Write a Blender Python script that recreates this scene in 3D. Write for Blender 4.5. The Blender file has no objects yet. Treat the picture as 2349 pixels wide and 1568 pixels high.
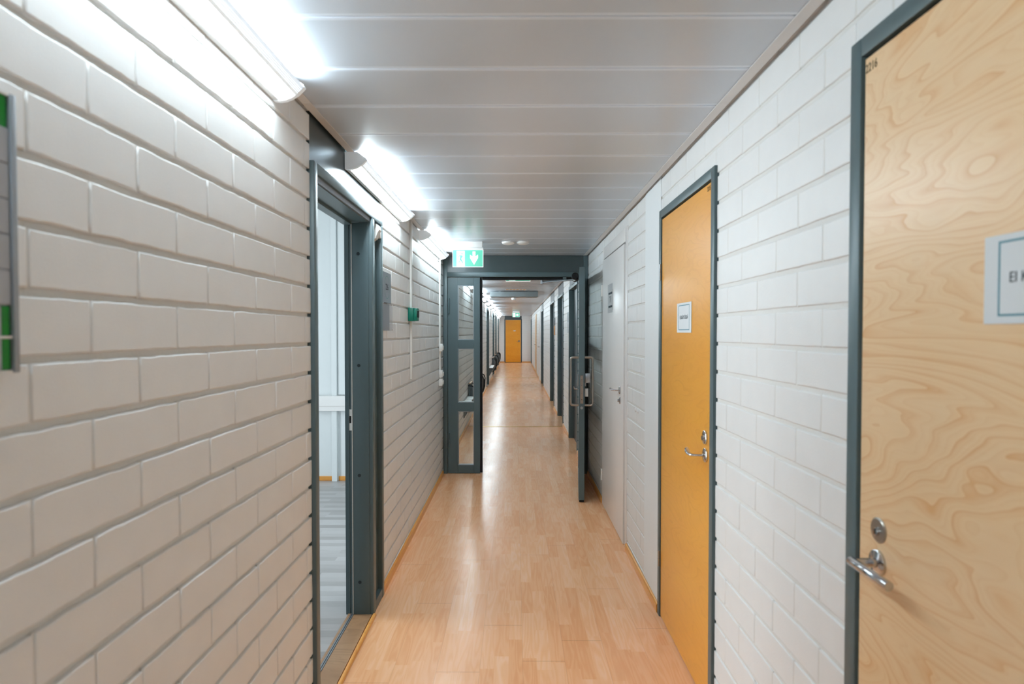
import bpy, bmesh, math, random
from mathutils import Vector, Matrix, noise
random.seed(7)
PI = math.pi
SC = bpy.context.scene
COL = SC.collection
ROOT = {}                      # object name -> origin of its root thing

# ------------------------------------------------------------------ place
H_EYE = 1.45
XL, XR, ZC = -.74, .745, 2.235            # wall faces and ceiling
Y0, Y1 = -3.6, 29.4                       # corridor ends
YF = 6.235                                # fire door
COURSE, BED0 = .1037, .0600               # brick course pitch, first bed joint

# ------------------------------------------------------------------ materials
def srgb(r, g, b):
    f = lambda c: (c/255/12.92) if c/255 <= .04045 else ((c/255+.055)/1.055)**2.4
    return (f(r), f(g), f(b), 1)

class NT:
    """small node helper"""
    def __init__(s, name):
        s.m = bpy.data.materials.new(name); s.m.use_nodes = True
        s.t = s.m.node_tree; s.n = s.t.nodes; s.l = s.t.links
        s.b = s.n['Principled BSDF']
    def add(s, typ, **kw):
        n = s.n.new(typ)
        for k, v in kw.items(): setattr(n, k, v)
        return n
    def put(s, sock, v):
        if hasattr(v, 'links') or isinstance(v, bpy.types.NodeSocket): s.l.new(v, sock)
        else: sock.default_value = v
    def math(s, op, a, b=0.0, c=0.0):
        n = s.add('ShaderNodeMath', operation=op)
        s.put(n.inputs[0], a); s.put(n.inputs[1], b); s.put(n.inputs[2], c)
        return n.outputs[0]
    def coords(s):
        tc = s.add('ShaderNodeTexCoord'); sx = s.add('ShaderNodeSeparateXYZ')
        s.l.new(tc.outputs['Object'], sx.inputs[0])
        return tc.outputs['Object'], sx.outputs
    def xyz(s, x, y, z):
        n = s.add('ShaderNodeCombineXYZ')
        for i, v in enumerate((x, y, z)): s.put(n.inputs[i], v)
        return n.outputs[0]
    def noise(s, vec, scale, detail=2.0, rough=.5, dist=0.0):
        n = s.add('ShaderNodeTexNoise')
        s.l.new(vec, n.inputs['Vector'])
        n.inputs['Scale'].default_value = scale; n.inputs['Detail'].default_value = detail
        n.inputs['Roughness'].default_value = rough; n.inputs['Distortion'].default_value = dist
        return n.outputs[0]
    def white(s, vec):
        n = s.add('ShaderNodeTexWhiteNoise', noise_dimensions='3D'); s.l.new(vec, n.inputs['Vector'])
        return n.outputs['Value']
    def mix(s, fac, a, b, typ='MIX'):
        n = s.add('ShaderNodeMix', data_type='RGBA', blend_type=typ)
        s.put(n.inputs[0], fac); s.put(n.inputs[6], a); s.put(n.inputs[7], b)
        return n.outputs[2]
    def ramp(s, fac, *stops):
        n = s.add('ShaderNodeValToRGB'); s.l.new(fac, n.inputs[0])
        e = n.color_ramp.elements
        while len(e) < len(stops): e.new(.5)
        for i, (p, c) in enumerate(stops): e[i].position = p; e[i].color = c
        return n.outputs[0]
    def bump(s, h, strength=.2, dist=.001):
        n = s.add('ShaderNodeBump'); n.inputs['Strength'].default_value = strength
        n.inputs['Distance'].default_value = dist
        s.l.new(h, n.inputs['Height']); s.l.new(n.outputs[0], s.b.inputs['Normal'])
    def base(s, col=None, rough=.5, metal=0.0, spec=.5, coat=0.0):
        if col is not None: s.put(s.b.inputs['Base Color'], col)
        s.put(s.b.inputs['Roughness'], rough); s.put(s.b.inputs['Metallic'], metal)
        s.put(s.b.inputs['Specular IOR Level'], spec); s.put(s.b.inputs['Coat Weight'], coat)
        return s

def plain(name, col, rough=.5, metal=0.0, spec=.5, grain=0.0, coat=0.0, gscale=300, gdist=.0006):
    t = NT(name).base(col, rough, metal, spec, coat)
    v, _ = t.coords()
    k = t.noise(v, 9, 3)
    t.put(t.b.inputs['Base Color'], t.mix(t.math('MULTIPLY', k, .12), col, tuple(c*.75 for c in col[:3])+(1,)))
    if grain: t.bump(t.noise(v, gscale, 2), grain, gdist)
    return t.m

def emit(name, col, strength):
    t = NT(name).base((.8, .8, .8, 1), .4)
    t.put(t.b.inputs['Emission Color'], col); t.put(t.b.inputs['Emission Strength'], strength)
    return t.m

def wood(name, c_lo, c_mid, c_hi, rough=.35, along='Y', scale=1.0, seed=0.0, bands=9.0, lines=.55):
    """rotary-cut veneer: thin contour lines of a stretched noise field over a quiet ground"""
    t = NT(name).base(None, rough, 0, .5)
    v, o = t.coords()
    a, c = (o[1], o[2]) if along == 'Y' else (o[2], o[1])
    p = t.xyz(t.math('ADD', o[0], seed), t.math('MULTIPLY', a, .95*scale), t.math('MULTIPLY', c, 3.4*scale))
    f = t.noise(p, 1.25, 3, .45, .35)
    g = t.math('FRACT', t.math('MULTIPLY', f, bands*1.6))
    ln = t.math('POWER', g, 5.0)                                   # soft rise, crisp late-wood edge
    g2 = t.math('FRACT', t.math('MULTIPLY_ADD', f, bands*4.3, .3))
    ln2 = t.math('POWER', g2, 3.0)
    fade = t.noise(t.xyz(o[0], t.math('MULTIPLY', a, 2.5), t.math('MULTIPLY', c, 4.0)), 1.7, 2)
    fine = t.noise(t.xyz(o[0], t.math('MULTIPLY', a, 6), t.math('MULTIPLY', c, 190)), 1.5, 3)
    k = t.math('MULTIPLY', t.math('MULTIPLY_ADD', ln2, .35, ln), t.math('MULTIPLY', fade, lines*1.6))
    tone = t.math('MULTIPLY_ADD', fine, .30, t.math('MULTIPLY', t.noise(p, .8, 2), .70))
    ground = t.ramp(tone, (.30, c_mid), (.72, c_hi))
    t.put(t.b.inputs['Base Color'], t.mix(k, ground, c_lo))
    t.bump(fine, .05, .0003)
    return t.m

M = {}
def mats():
    # painted brick
    t = NT('white_brick_paint').base((.80, .80, .79, 1), .42, 0, .45)
    v, _ = t.coords()
    n1 = t.noise(v, 230, 3, .6); n2 = t.noise(v, 14, 2)
    t.put(t.b.inputs['Base Color'], t.mix(n2, srgb(232, 232, 231), srgb(238, 238, 237)))
    t.bump(t.math('MULTIPLY_ADD', n2, .8, n1), .28, .0016)
    M['brick'] = t.m
    M['mortar'] = plain('mortar_paint', srgb(228, 226, 222), .6, 0, .3, .4, gscale=120, gdist=.002)
    M['void'] = plain('gap_shade_paint', srgb(26, 25, 24), .9, 0, .1)  # near-black colour stands in for shade in gaps and recesses
    M['plaster'] = plain('smooth_white_plaster', srgb(242, 245, 246), .5, 0, .4, .15, gscale=160)
    M['roomwall'] = plain('room_white_panel', srgb(228, 233, 234), .5, 0, .4)
    M['steel'] = plain('grey_door_paint', srgb(82, 100, 104), .38, 0, .5, .12, gscale=700, gdist=.0004)
    M['steel_dark'] = plain('dark_grey_panel', srgb(62, 73, 75), .3, 0, .5, .12, gscale=600, gdist=.0004)
    M['leaf_grey'] = plain('blue_grey_door', srgb(52, 62, 66), .4, 0, .5)
    M['transom'] = plain('light_grey_transom', srgb(128, 131, 134), .5, 0, .4)
    M['rubber'] = plain('black_rubber', srgb(20, 21, 23), .6, 0, .3)
    M['black'] = plain('black_print', srgb(24, 26, 30), .6, 0, .2)
    M['hole'] = plain('screw_cap_dark', srgb(40, 50, 54), .5, 0, .3)
    M['white_gloss'] = plain('white_door_paint', srgb(240, 238, 236), .3, 0, .5, .06, gscale=60)
    M['white_plastic'] = plain('white_plastic', srgb(236, 235, 232), .35, 0, .5)
    M['cap'] = plain('lamp_end_plastic', srgb(214, 212, 210), .45, 0, .4)
    M['alu'] = plain('brushed_aluminium', srgb(170, 174, 178), .35, 1.0, .5)
    M['alu_matt'] = plain('matt_aluminium', srgb(158, 164, 170), .5, .75, .5)
    M['chrome'] = plain('polished_chrome', srgb(200, 200, 202), .12, 1.0, .5)
    M['satin'] = plain('satin_steel', srgb(176, 170, 162), .28, 1.0, .5)
    M['paper'] = plain('white_paper', srgb(226, 230, 232), .6, 0, .3)
    M['teal_line'] = plain('teal_print', srgb(84, 140, 156), .6, 0, .3)
    M['grey_print'] = plain('grey_print', srgb(70, 78, 84), .6, 0, .3)
    M['board_grey'] = plain('grey_insert', srgb(176, 179, 184), .5, 0, .4)
    M['board_green'] = plain('green_insert', srgb(0, 128, 34), .45, 0, .4)
    M['box_green'] = plain('teal_green_plastic', srgb(0, 112, 92), .35, 0, .5)
    M['brass'] = plain('brass_strip', srgb(214, 172, 84), .3, .8, .5)
    M['chair_grey'] = plain('grey_chair_shell', srgb(104, 112, 116), .5, 0, .4)
    M['duct'] = plain('grey_duct_paint', srgb(128, 136, 138), .5, 0, .4)
    M['stain'] = plain('marker_print', srgb(84, 66, 44), .7, 0, .2)
    M['orange_sign'] = plain('orange_plate', srgb(214, 150, 92), .5, 0, .3)
    # woods
    M['birch'] = wood('birch_veneer', srgb(214, 149, 84), srgb(234, 197, 149), srgb(240, 208, 168), .33, 'Y', 1.0, 3.0, 16, .62)
    M['birch_orange'] = wood('orange_birch_veneer', srgb(204, 132, 30), srgb(222, 152, 48), srgb(230, 166, 66), .33, 'Y', 1.2, 9.0, 10, .4)
    M['birch_far'] = wood('deep_orange_birch_veneer', srgb(214, 134, 14), srgb(236, 152, 24), srgb(242, 164, 42), .4, 'Y', 1.5, 15.0, 8)
    M['skirt'] = wood('varnished_pine', srgb(206, 132, 48), srgb(224, 152, 66), srgb(234, 172, 92), .3, 'Y', 3.0, 21.0, 5)
    M['oak'] = wood('worn_oak', srgb(128, 94, 66), srgb(164, 126, 92), srgb(186, 148, 112), .45, 'Y', 4.0, 33.0, 7)
    # laminate floor: 3-strip planks running along the corridor
    t = NT('beech_laminate').base(None, .24, 0, .5)
    v, o = t.coords()
    X = t.math('ADD', o[0], .339 + 18.6)
    row = t.math('FLOOR', t.math('DIVIDE', X, .062))
    plank = t.math('FLOOR', t.math('DIVIDE', X, .186))
    rrow = t.white(t.xyz(row, 3.1, 0)); rpl = t.white(t.xyz(plank, 8.7, 1))
    yy = t.math('ADD', t.math('DIVIDE', o[1], .42), t.math('MULTIPLY', rrow, 9.0))
    yw = t.math('ADD', yy, t.math('MULTIPLY', t.noise(t.xyz(row, t.math('MULTIPLY', o[1], 1.1), 0), 1.0, 0), .9))
    cell = t.math('FLOOR', yw)
    tone = t.white(t.xyz(row, cell, 5.0))
    off = t.white(t.xyz(cell, row, 2.0))
    gp = t.xyz(t.math('MULTIPLY', o[0], 16), t.math('MULTIPLY_ADD', o[1], 1.5, t.math('MULTIPLY', off, 40)), t.math('MULTIPLY', off, 9))
    gf = t.noise(gp, 1.0, 2, .5, .4)
    rings = t.math('SINE', t.math('MULTIPLY', gf, 46.0))
    fine = t.noise(t.xyz(t.math('MULTIPLY', o[0], 420), t.math('MULTIPLY', o[1], 14), off), 1.0, 2)
    k = t.math('MULTIPLY_ADD', tone, .44, .22)
    k = t.math('MULTIPLY_ADD', rings, .12, k)
    k = t.math('MULTIPLY_ADD', fine, .20, k)
    colr = t.ramp(k, (.0, srgb(228, 160, 106)), (.45, srgb(238, 178, 130)), (.75, srgb(243, 189, 145)), (1.0, srgb(246, 202, 164)))
    # plank joints
    fx = t.math('FRACT', t.math('DIVIDE', X, .186))
    ex = t.math('MINIMUM', fx, t.math('SUBTRACT', 1.0, fx))
    lx = t.math('LESS_THAN', ex, .0045)
    fy = t.math('FRACT', t.math('ADD', t.math('DIVIDE', t.math('SUBTRACT', o[1], 3.066), 1.285), t.math('MULTIPLY', rpl, 3.0)))
    ey = t.math('MINIMUM', fy, t.math('SUBTRACT', 1.0, fy))
    ly = t.math('LESS_THAN', ey, .0011)
    line = t.math('MAXIMUM', t.math('MULTIPLY', lx, .5), ly)
    colr = t.mix(t.math('MULTIPLY', line, .42), colr, srgb(120, 76, 44))
    t.put(t.b.inputs['Base Color'], colr)
    t.put(t.b.inputs['Roughness'], t.math('MULTIPLY_ADD', t.noise(v, 3, 2), .10, .19))
    t.bump(t.math('MULTIPLY_ADD', line, -1.0, t.math('MULTIPLY', fine, .15)), .25, .0006)
    M['laminate'] = t.m
    # pale laminate of the side room, planks across
    t = NT('pale_laminate').base(None, .35, 0, .5)
    v, o = t.coords()
    row = t.math('FLOOR', t.math('DIVIDE', t.math('ADD', o[1], 10), .065))
    cell = t.math('FLOOR', t.math('ADD', t.math('DIVIDE', o[0], .5), t.math('MULTIPLY', t.white(t.xyz(row, 1, 1)), 7)))
    tone = t.white(t.xyz(row, cell, 2))
    fine = t.noise(t.xyz(t.math('MULTIPLY', o[0], 8), t.math('MULTIPLY', o[1], 200), 0), 1, 2)
    k = t.math('MULTIPLY_ADD', tone, .6, t.math('MULTIPLY', fine, .4))
    t.put(t.b.inputs['Base Color'], t.ramp(k, (0, srgb(140, 136, 134)), (1, srgb(196, 194, 194))))
    M['pale_floor'] = t.m
    # perforated metal ceiling cassette
    t = NT('perforated_ceiling_metal').base(None, .26, 0, .55)
    v, o = t.coords()
    py = t.math('FRACT', t.math('DIVIDE', t.math('ADD', t.math('SUBTRACT', o[1], 1.534), 30.0), .30))
    solid = t.math('LESS_THAN', t.math('MINIMUM', py, t.math('SUBTRACT', 1, py)), .055)
    P_ = .0052
    sx = t.math('SUBTRACT', t.math('FRACT', t.math('DIVIDE', t.math('ADD', o[0], o[1]), P_)), .5)
    sy = t.math('SUBTRACT', t.math('FRACT', t.math('DIVIDE', t.math('SUBTRACT', t.math('ADD', o[0], 40), o[1]), P_)), .5)
    r2 = t.math('ADD', t.math('MULTIPLY', sx, sx), t.math('MULTIPLY', sy, sy))
    hole = t.math('MULTIPLY', t.math('LESS_THAN', r2, .085), t.math('SUBTRACT', 1, solid))
    t.put(t.b.inputs['Base Color'], t.mix(hole, srgb(227, 237, 248), srgb(127, 134, 142)))
    t.put(t.b.inputs['Roughness'], t.math('MULTIPLY_ADD', hole, .5, .27))
    t.bump(t.noise(v, 2.2, 1), .06, .004)
    M['ceiling'] = t.m
    M['ceil_trim'] = plain('ceiling_edge_profile', srgb(222, 220, 218), .4, 0, .5)
    # lamps and signs
    M['lamp'] = emit('lamp_diffuser', TINT, LAMP)
    M['lamp_up'] = emit('lamp_upper_prism', TINT, LAMP*1.3)
    M['lamp_dim'] = emit('lamp_diffuser_dimmed', TINT, LAMP*.72)
    M['lamp_dim_up'] = emit('lamp_prism_dimmed', TINT, LAMP*.9)
    M['lamp_front'] = emit('lamp_front_prism', TINT, 1.5)
    M['lamp_rim'] = emit('lamp_rim_plastic', TINT, .42)
    M['cap_glow'] = emit('lamp_end_plastic_glow', TINT, .16)  # faint emission added to lighten the end caps
    M['lamp_rib'] = plain('lamp_prism_rib', srgb(206, 203, 208), .3, 0, .5)
    M['exit_green'] = emit('lit_green_sign', srgb(84, 186, 156), .5)
    M['exit_white'] = emit('lit_white_sign', (1, 1, 1, 1), 1.1)
    n = M['exit_green'].node_tree.nodes['Principled BSDF']; n.inputs['Base Color'].default_value = srgb(90, 176, 150); n.inputs['Roughness'].default_value = .18
    # clear glass that lets light through
    t = NT('clear_glass'); n = t.n; n.remove(t.b)
    gl = t.add('ShaderNodeBsdfGlossy'); gl.inputs['Roughness'].default_value = .02
    tr = t.add('ShaderNodeBsdfTransparent'); tr.inputs[0].default_value = (.93, .96, .955, 1)
    fr = t.add('ShaderNodeFresnel'); fr.inputs[0].default_value = 1.5
    mx = t.add('ShaderNodeMixShader'); t.l.new(fr.outputs[0], mx.inputs[0]); t.l.new(tr.outputs[0], mx.inputs[1]); t.l.new(gl.outputs[0], mx.inputs[2])
    t.l.new(mx.outputs[0], n['Material Output'].inputs[0])
    M['glass'] = t.m
    t = NT('clear_acrylic'); n = t.n; n.remove(t.b)
    gl = t.add('ShaderNodeBsdfGlossy'); gl.inputs['Roughness'].default_value = .08
    tr = t.add('ShaderNodeBsdfTransparent'); tr.inputs[0].default_value = (.92, .93, .94, 1)
    mx = t.add('ShaderNodeMixShader'); mx.inputs[0].default_value = .05
    t.l.new(tr.outputs[0], mx.inputs[1]); t.l.new(gl.outputs[0], mx.inputs[2])
    t.l.new(mx.outputs[0], n['Material Output'].inputs[0])
    M['acrylic'] = t.m
LAMP, TINT = 41.0, (.785, .925, .985, 1)
mats()

# ------------------------------------------------------------------ objects
def tag(o, label=None, cat=None, group=None, kind=None):
    if label: o['label'] = label
    if cat: o['category'] = cat
    if group: o['group'] = group
    if kind: o['kind'] = kind
    return o

def thing(name, loc, label, cat, group=None, kind=None):
    o = bpy.data.objects.new(name, None); o.empty_display_size = .05
    COL.objects.link(o); o.location = loc
    ROOT[o.name] = Vector(loc)
    return tag(o, label, cat, group, kind)

def link_mesh(name, me, parent=None, org=None):
    o = bpy.data.objects.new(name, me); COL.objects.link(o)
    if parent is not None:
        o.parent = parent
        org = ROOT[parent.name]
        me.transform(Matrix.Translation(-org))
    else:
        org = Vector(org) if org is not None else Vector((0, 0, 0))
        me.transform(Matrix.Translation(-org)); o.location = org
    ROOT[o.name] = org
    return o

class MB:
    def __init__(s): s.b = bmesh.new()
    def box(s, x0, x1, y0, y1, z0, z1, bev=0.0, seg=2):
        r = bmesh.ops.create_cube(s.b, size=1.0)
        vs = r['verts']
        for v in vs:
            v.co = ((x0+x1)/2 + v.co.x*abs(x1-x0), (y0+y1)/2 + v.co.y*abs(y1-y0), (z0+z1)/2 + v.co.z*abs(z1-z0))
        if bev:
            es = list({e for v in vs for e in v.link_edges})
            bmesh.ops.bevel(s.b, geom=es, offset=bev, segments=seg, affect='EDGES', profile=.5)
        return s
    def prism(s, pts, axis, a, b):
        """closed 2D outline pushed along an axis; pts are the other two coordinates in xyz order"""
        def P(p, t):
            if axis == 'X': return (t, p[0], p[1])
            if axis == 'Y': return (p[0], t, p[1])
            return (p[0], p[1], t)
        A = [s.b.verts.new(P(p, a)) for p in pts]; B = [s.b.verts.new(P(p, b)) for p in pts]
        n = len(pts)
        for i in range(n): s.b.faces.new((A[i], A[(i+1) % n], B[(i+1) % n], B[i]))
        s.b.faces.new(A[::-1]); s.b.faces.new(B)
        return s
    def strip(s, pts, axis, a, b):
        """open ribbon"""
        P = (lambda p, t: (p[0], t, p[1])) if axis == 'Y' else (lambda p, t: (t, p[0], p[1]))
        A = [s.b.verts.new(P(p, a)) for p in pts]; B = [s.b.verts.new(P(p, b)) for p in pts]
        for i in range(len(pts)-1): s.b.faces.new((A[i], A[i+1], B[i+1], B[i]))
        return s
    def lathe(s, prof, org, axis, n=24):
        """prof: (radius, height) pairs round an axis vector"""
        ax = Vector(axis).normalized()
        u = ax.orthogonal().normalized(); w = ax.cross(u)
        rings = []
        for r, hgt in prof:
            if r < 1e-6: rings.append([s.b.verts.new(Vector(org)+ax*hgt)])
            else: rings.append([s.b.verts.new(Vector(org)+ax*hgt+(u*math.cos(2*PI*i/n)+w*math.sin(2*PI*i/n))*r) for i in range(n)])
        for A, B in zip(rings, rings[1:]):
            for i in range(n):
                j = (i+1) % n
                if len(A) == 1 and len(B) == 1: continue
                if len(A) == 1: s.b.faces.new((A[0], B[j], B[i]))
                elif len(B) == 1: s.b.faces.new((A[i], A[j], B[0]))
                else: s.b.faces.new((A[i], A[j], B[j], B[i]))
        for R in (rings[0], rings[-1]):
            if len(R) > 1: s.b.faces.new(R)
        return s
    def tube(s, path, r, n=12, flat=1.0, up=(0, 0, 1)):
        """swept round or flattened bar"""
        P = [Vector(p) for p in path]; rings = []
        for i, p in enumerate(P):
            d = (P[min(i+1, len(P)-1)]-P[max(i-1, 0)]).normalized()
            a = d.cross(Vector(up))
            if a.length < 1e-3: a = d.cross(Vector((1, 0, 0)))
            a.normalize(); c = a.cross(d)
            rr = r[i] if isinstance(r, (list, tuple)) else r
            rings.append([s.b.verts.new(p+a*math.cos(2*PI*k/n)*rr*flat+c*math.sin(2*PI*k/n)*rr) for k in range(n)])
        for A, B in zip(rings, rings[1:]):
            for i in range(n): s.b.faces.new((A[i], A[(i+1) % n], B[(i+1) % n], B[i]))
        s.b.faces.new(rings[0][::-1]); s.b.faces.new(rings[-1])
        return s
    def poly(s, pts):
        s.b.faces.new([s.b.verts.new(p) for p in pts]); return s
    def build(s, name, mat, parent=None, org=None, smooth=None):
        bmesh.ops.recalc_face_normals(s.b, faces=s.b.faces[:])
        me = bpy.data.meshes.new(name); s.b.to_mesh(me); s.b.free()
        me.materials.append(M[mat] if isinstance(mat, str) else mat)
        if smooth is not None:
            me.shade_smooth(); me.set_sharp_from_angle(angle=math.radians(smooth))
        return link_mesh(name, me, parent, org)

def arc(c, r, a0, a1, n):
    return [(c[0]+r*math.cos(math.radians(a0+(a1-a0)*i/n)), c[1]+r*math.sin(math.radians(a0+(a1-a0)*i/n))) for i in range(n+1)]

def copy_thing(root, loc, **kw):
    r = root.copy(); COL.objects.link(r); r.location = loc; ROOT[r.name] = Vector(loc)
    for ch in root.children:
        c = ch.copy(); COL.objects.link(c); c.parent = r; ROOT[c.name] = Vector(loc)
        for g in ch.children:
            d = g.copy(); COL.objects.link(d); d.parent = c
    for k, v in kw.items(): r[k] = v
    return r

def lettering(name, text, size, mat, parent, mtx, align='CENTER', font_w=1.0):
    cu = bpy.data.curves.new(name, 'FONT'); cu.body = text; cu.size = size
    cu.align_x = align; cu.align_y = 'CENTER'; cu.extrude = .0002; cu.resolution_u = 3
    tmp = bpy.data.objects.new('lettering_source', cu); COL.objects.link(tmp)
    dg = bpy.context.evaluated_depsgraph_get()
    me = bpy.data.meshes.new_from_object(tmp.evaluated_get(dg))
    bpy.data.objects.remove(tmp); bpy.data.curves.remove(cu)
    me.name = name
    me.transform(Matrix.Diagonal((font_w, 1, 1, 1)))
    me.transform(mtx); me.materials.clear(); me.materials.append(M[mat])
    return link_mesh(name, me, parent)

def on_right(x, y, z):   # reads from inside the corridor on the right wall
    return Matrix(((0, 0, -1, x), (-1, 0, 0, y), (0, 1, 0, z), (0, 0, 0, 1)))
def on_left(x, y, z):
    return Matrix(((0, 0, 1, x), (1, 0, 0, y), (0, 1, 0, z), (0, 0, 0, 1)))
def on_front(x, y, z):   # faces the camera
    return Matrix(((1, 0, 0, x), (0, 0, -1, y), (0, 1, 0, z), (0, 0, 0, 1)))

# ------------------------------------------------------------------ walls
def subtract(u0, u1, z0, z1, holes):
    rects = [(u0, u1, z0, z1)]
    for (a, b, c, d) in holes:
        out = []
        for (p, q, r, s) in rects:
            if b <= p or a >= q or d <= r or c >= s: out.append((p, q, r, s)); continue
            if a > p: out.append((p, a, r, s))
            if b < q: out.append((b, q, r, s))
            if c > r: out.append((max(p, a), min(q, b), r, c))
            if d < s: out.append((max(p, a), min(q, b), d, s))
        rects = out
    return rects

def brick_wall(name, x, sgn, holes, pitch, anchor, anchor_row, label, soldier=None, depth=.0105, bevel=.0034, perp=.0030, rough=1.0):
    """sgn=+1 : face looks to +x. Bricks, beds, perpends and the core are one wall."""
    V, F, MI, SM = [], [], [], []
    def P(u, v, w): V.append((x+sgn*w, u, v)); return len(V)-1
    def face(ix, mi, sm):
        F.append(ix if sgn > 0 else ix[::-1]); MI.append(mi); SM.append(sm)
    ZT = ZC+.04
    D, BV = depth, bevel
    def brick(u0, u1, v0, v1):
        if u1-u0 < .012 or v1-v0 < .012: return
        near = u0 < 5.5 and u1 > .3
        wo = random.uniform(-.0009, .0009)
        nl, ns = (max(2, int((u1-u0)/.014)), max(2, int((v1-v0)/.016))) if near else (1, 1)
        ts = [(i/nl, 0) for i in range(nl)]+[(1, i/ns) for i in range(ns)]+[(1-i/nl, 1) for i in range(nl)]+[(0, 1-i/ns) for i in range(ns)]
        sd = random.uniform(0, 90)
        loops = []
        for ins, w in ((0, -D-.002), (0, -BV), (BV*.28, -BV*.30), (BV, 0)):
            L = []
            for (a, b) in ts:
                u = u0+ins+(u1-u0-2*ins)*a; v = v0+ins+(v1-v0-2*ins)*b
                j = 0.0
                if near:
                    q = Vector((u*22, v*22, sd)); j = (noise.noise(q)*.0021+noise.noise(q*3.1)*.0010)*rough
                    if b in (0, 1): v += j*(1 if b == 0 else -1)
                    if a in (0, 1): u += j*(1 if a == 0 else -1)
                L.append(P(u, v, w+(wo if w == 0 else 0)))
            loops.append(L)
        n = len(ts)
        for A, B in zip(loops, loops[1:]):
            for i in range(n):
                k = (i+1) % n
                face((A[i], A[k], B[k], B[i]), 0, True)
        face(tuple(loops[-1]), 0, False)
    J, PJ = .0130, .0045            # bed joint, perpend
    k = -1
    while True:
        v0 = BED0+COURSE*k+J/2 if k >= 0 else .0
        v1 = BED0+COURSE*(k+1)-J/2
        if v0 >= ZT: break
        v1 = min(v1, ZT)
        if not (soldier and v0 > soldier[0]-.01):
            ph = anchor+(pitch/2 if (k-anchor_row) % 2 else 0)
            i0 = int(math.floor((Y0-ph)/pitch))
            u = ph+i0*pitch
            while u < Y1:
                a, b = max(u+PJ/2, Y0), min(u+pitch-PJ/2, Y1)
                if soldier: pass
                if b > a:
                    for r in subtract(a, b, v0, v1, holes): brick(*r)
                    for r in subtract(b-.001, b+PJ+.001, v0-.001, v1+.001, holes):
                        if r[1]-r[0] > .002:
                            q = [P(r[0], r[2], -perp), P(r[1], r[2], -perp), P(r[1], r[3], -perp), P(r[0], r[3], -perp)]
                            face(tuple(q), 1, False)
                u += pitch
        k += 1
    if soldier:
        z0, ya = soldier
        u = Y0
        while u < Y1:
            for r in subtract(u+PJ/2, min(u+COURSE-PJ/2, Y1), z0+J/2, ZT, holes): brick(*r)
            u += COURSE
    # mortar bed sheet, stopping short of the frames
    grown = [(a-.006, b+.006, c, d+.006) for a, b, c, d in holes]
    for r in subtract(Y0, Y1, 0, ZT, grown):
        q = [P(r[0], r[2], -D), P(r[1], r[2], -D), P(r[1], r[3], -D), P(r[0], r[3], -D)]; face(tuple(q), 1, False)
    # core behind, gap side coloured dark to stand for shade in the joints
    for r in subtract(Y0, Y1, 0, ZT, holes):
        for w0, w1 in ((-.04, -.115),):
            a = [P(r[0], r[2], w0), P(r[1], r[2], w0), P(r[1], r[3], w0), P(r[0], r[3], w0)]
            b = [P(r[0], r[2], w1), P(r[1], r[2], w1), P(r[1], r[3], w1), P(r[0], r[3], w1)]
            face(tuple(a), 2, False); face(tuple(b[::-1]), 3, False)
            for i in range(4):
                kx = (i+1) % 4; face((a[kx], a[i], b[i], b[kx]), 2, False)
    me = bpy.data.meshes.new(name)
    me.from_pydata(V, [], F)
    for m in ('brick', 'mortar', 'void', 'plaster'): me.materials.append(M[m])
    me.polygons.foreach_set('material_index', MI)
    me.polygons.foreach_set('use_smooth', SM)
    me.update()
    return tag(link_mesh(name, me), label, 'wall', kind='structure')

FULL = 9.0
# left openings: y0, y1, z0, z1
L_DOOR = (2.206, 3.348)
LH = [(L_DOOR[0], L_DOOR[1], -1, FULL), (15.7, 17.0, -1, FULL), (19.9, 21.2, -1, FULL), (22.5, 23.8, -1, FULL), (26.0, 27.2, -1, FULL)]
A_Y, B_Y, C_Y = (.47, 1.352), (2.266, 3.132), (4.05, 5.165)
RF = [(7.25, 8.40), (9.42, 10.62), (11.62, 12.92), (16.10, 17.35), (27.6, 28.85)]
RH = [(A_Y[0], A_Y[1], -1, 2.072), (B_Y[0], B_Y[1], -1, 2.064), (3.132, 3.50, -1, FULL), (C_Y[0], C_Y[1], -1, 2.157),
      (18.0, 18.95, -1, 2.10), (21.35, 22.3, -1, 2.10)] + [(a, b, -1, FULL) for a, b in RF]
brick_wall('wall_left', XL, 1, LH, .272, 1.062, 13, 'white painted brick wall on the left with raking lamp light and recessed joints')
brick_wall('wall_right', XR, -1, RH, .2655, 1.487, 15, 'white painted brick wall on the right between the wooden doors', depth=.0045, bevel=.0032, perp=.0012, rough=.55)

# end walls
def end_wall(name, y, sgn, holes, label):
    m = MB()
    for r in subtract(XL-.12, XR+.12, 0, ZC+.04, holes):
        m.box(r[0], r[1], min(y, y+sgn*.1), max(y, y+sgn*.1), r[2], r[3])
    # shallow block pattern
    o = m.build(name, 'plaster')
    mm = MB(); k = 0
    z = 0
    while z < ZC:
        zt = min(z+COURSE-.006, ZC)
        x = XL + (.136 if k % 2 else 0) - .272
        while x < XR:
            for r in subtract(max(x, XL), min(x+.267, XR), z, zt, holes):
                if r[1]-r[0] > .01: mm.box(r[0], r[1], min(y, y-sgn*.006), max(y, y-sgn*.006), r[2], r[3])
            x += .272
        z += COURSE; k += 1
    c = mm.build('brickwork', 'brick', o)
    return tag(o, label, 'wall', kind='structure')
end_wall('wall_far', Y1, 1, [(-.51, .305, -1, FULL)], 'white brick end wall around the orange door')
end_wall('wall_back', Y0, -1, [], 'white brick wall closing the corridor behind the viewer')

# floor
tag(MB().box(XL-.02, XR+.13, Y0-.1, Y1+.2, -.05, 0).build('floor', 'laminate'), 'glossy beech laminate strip floor of the corridor', 'floor', kind='structure')

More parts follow.
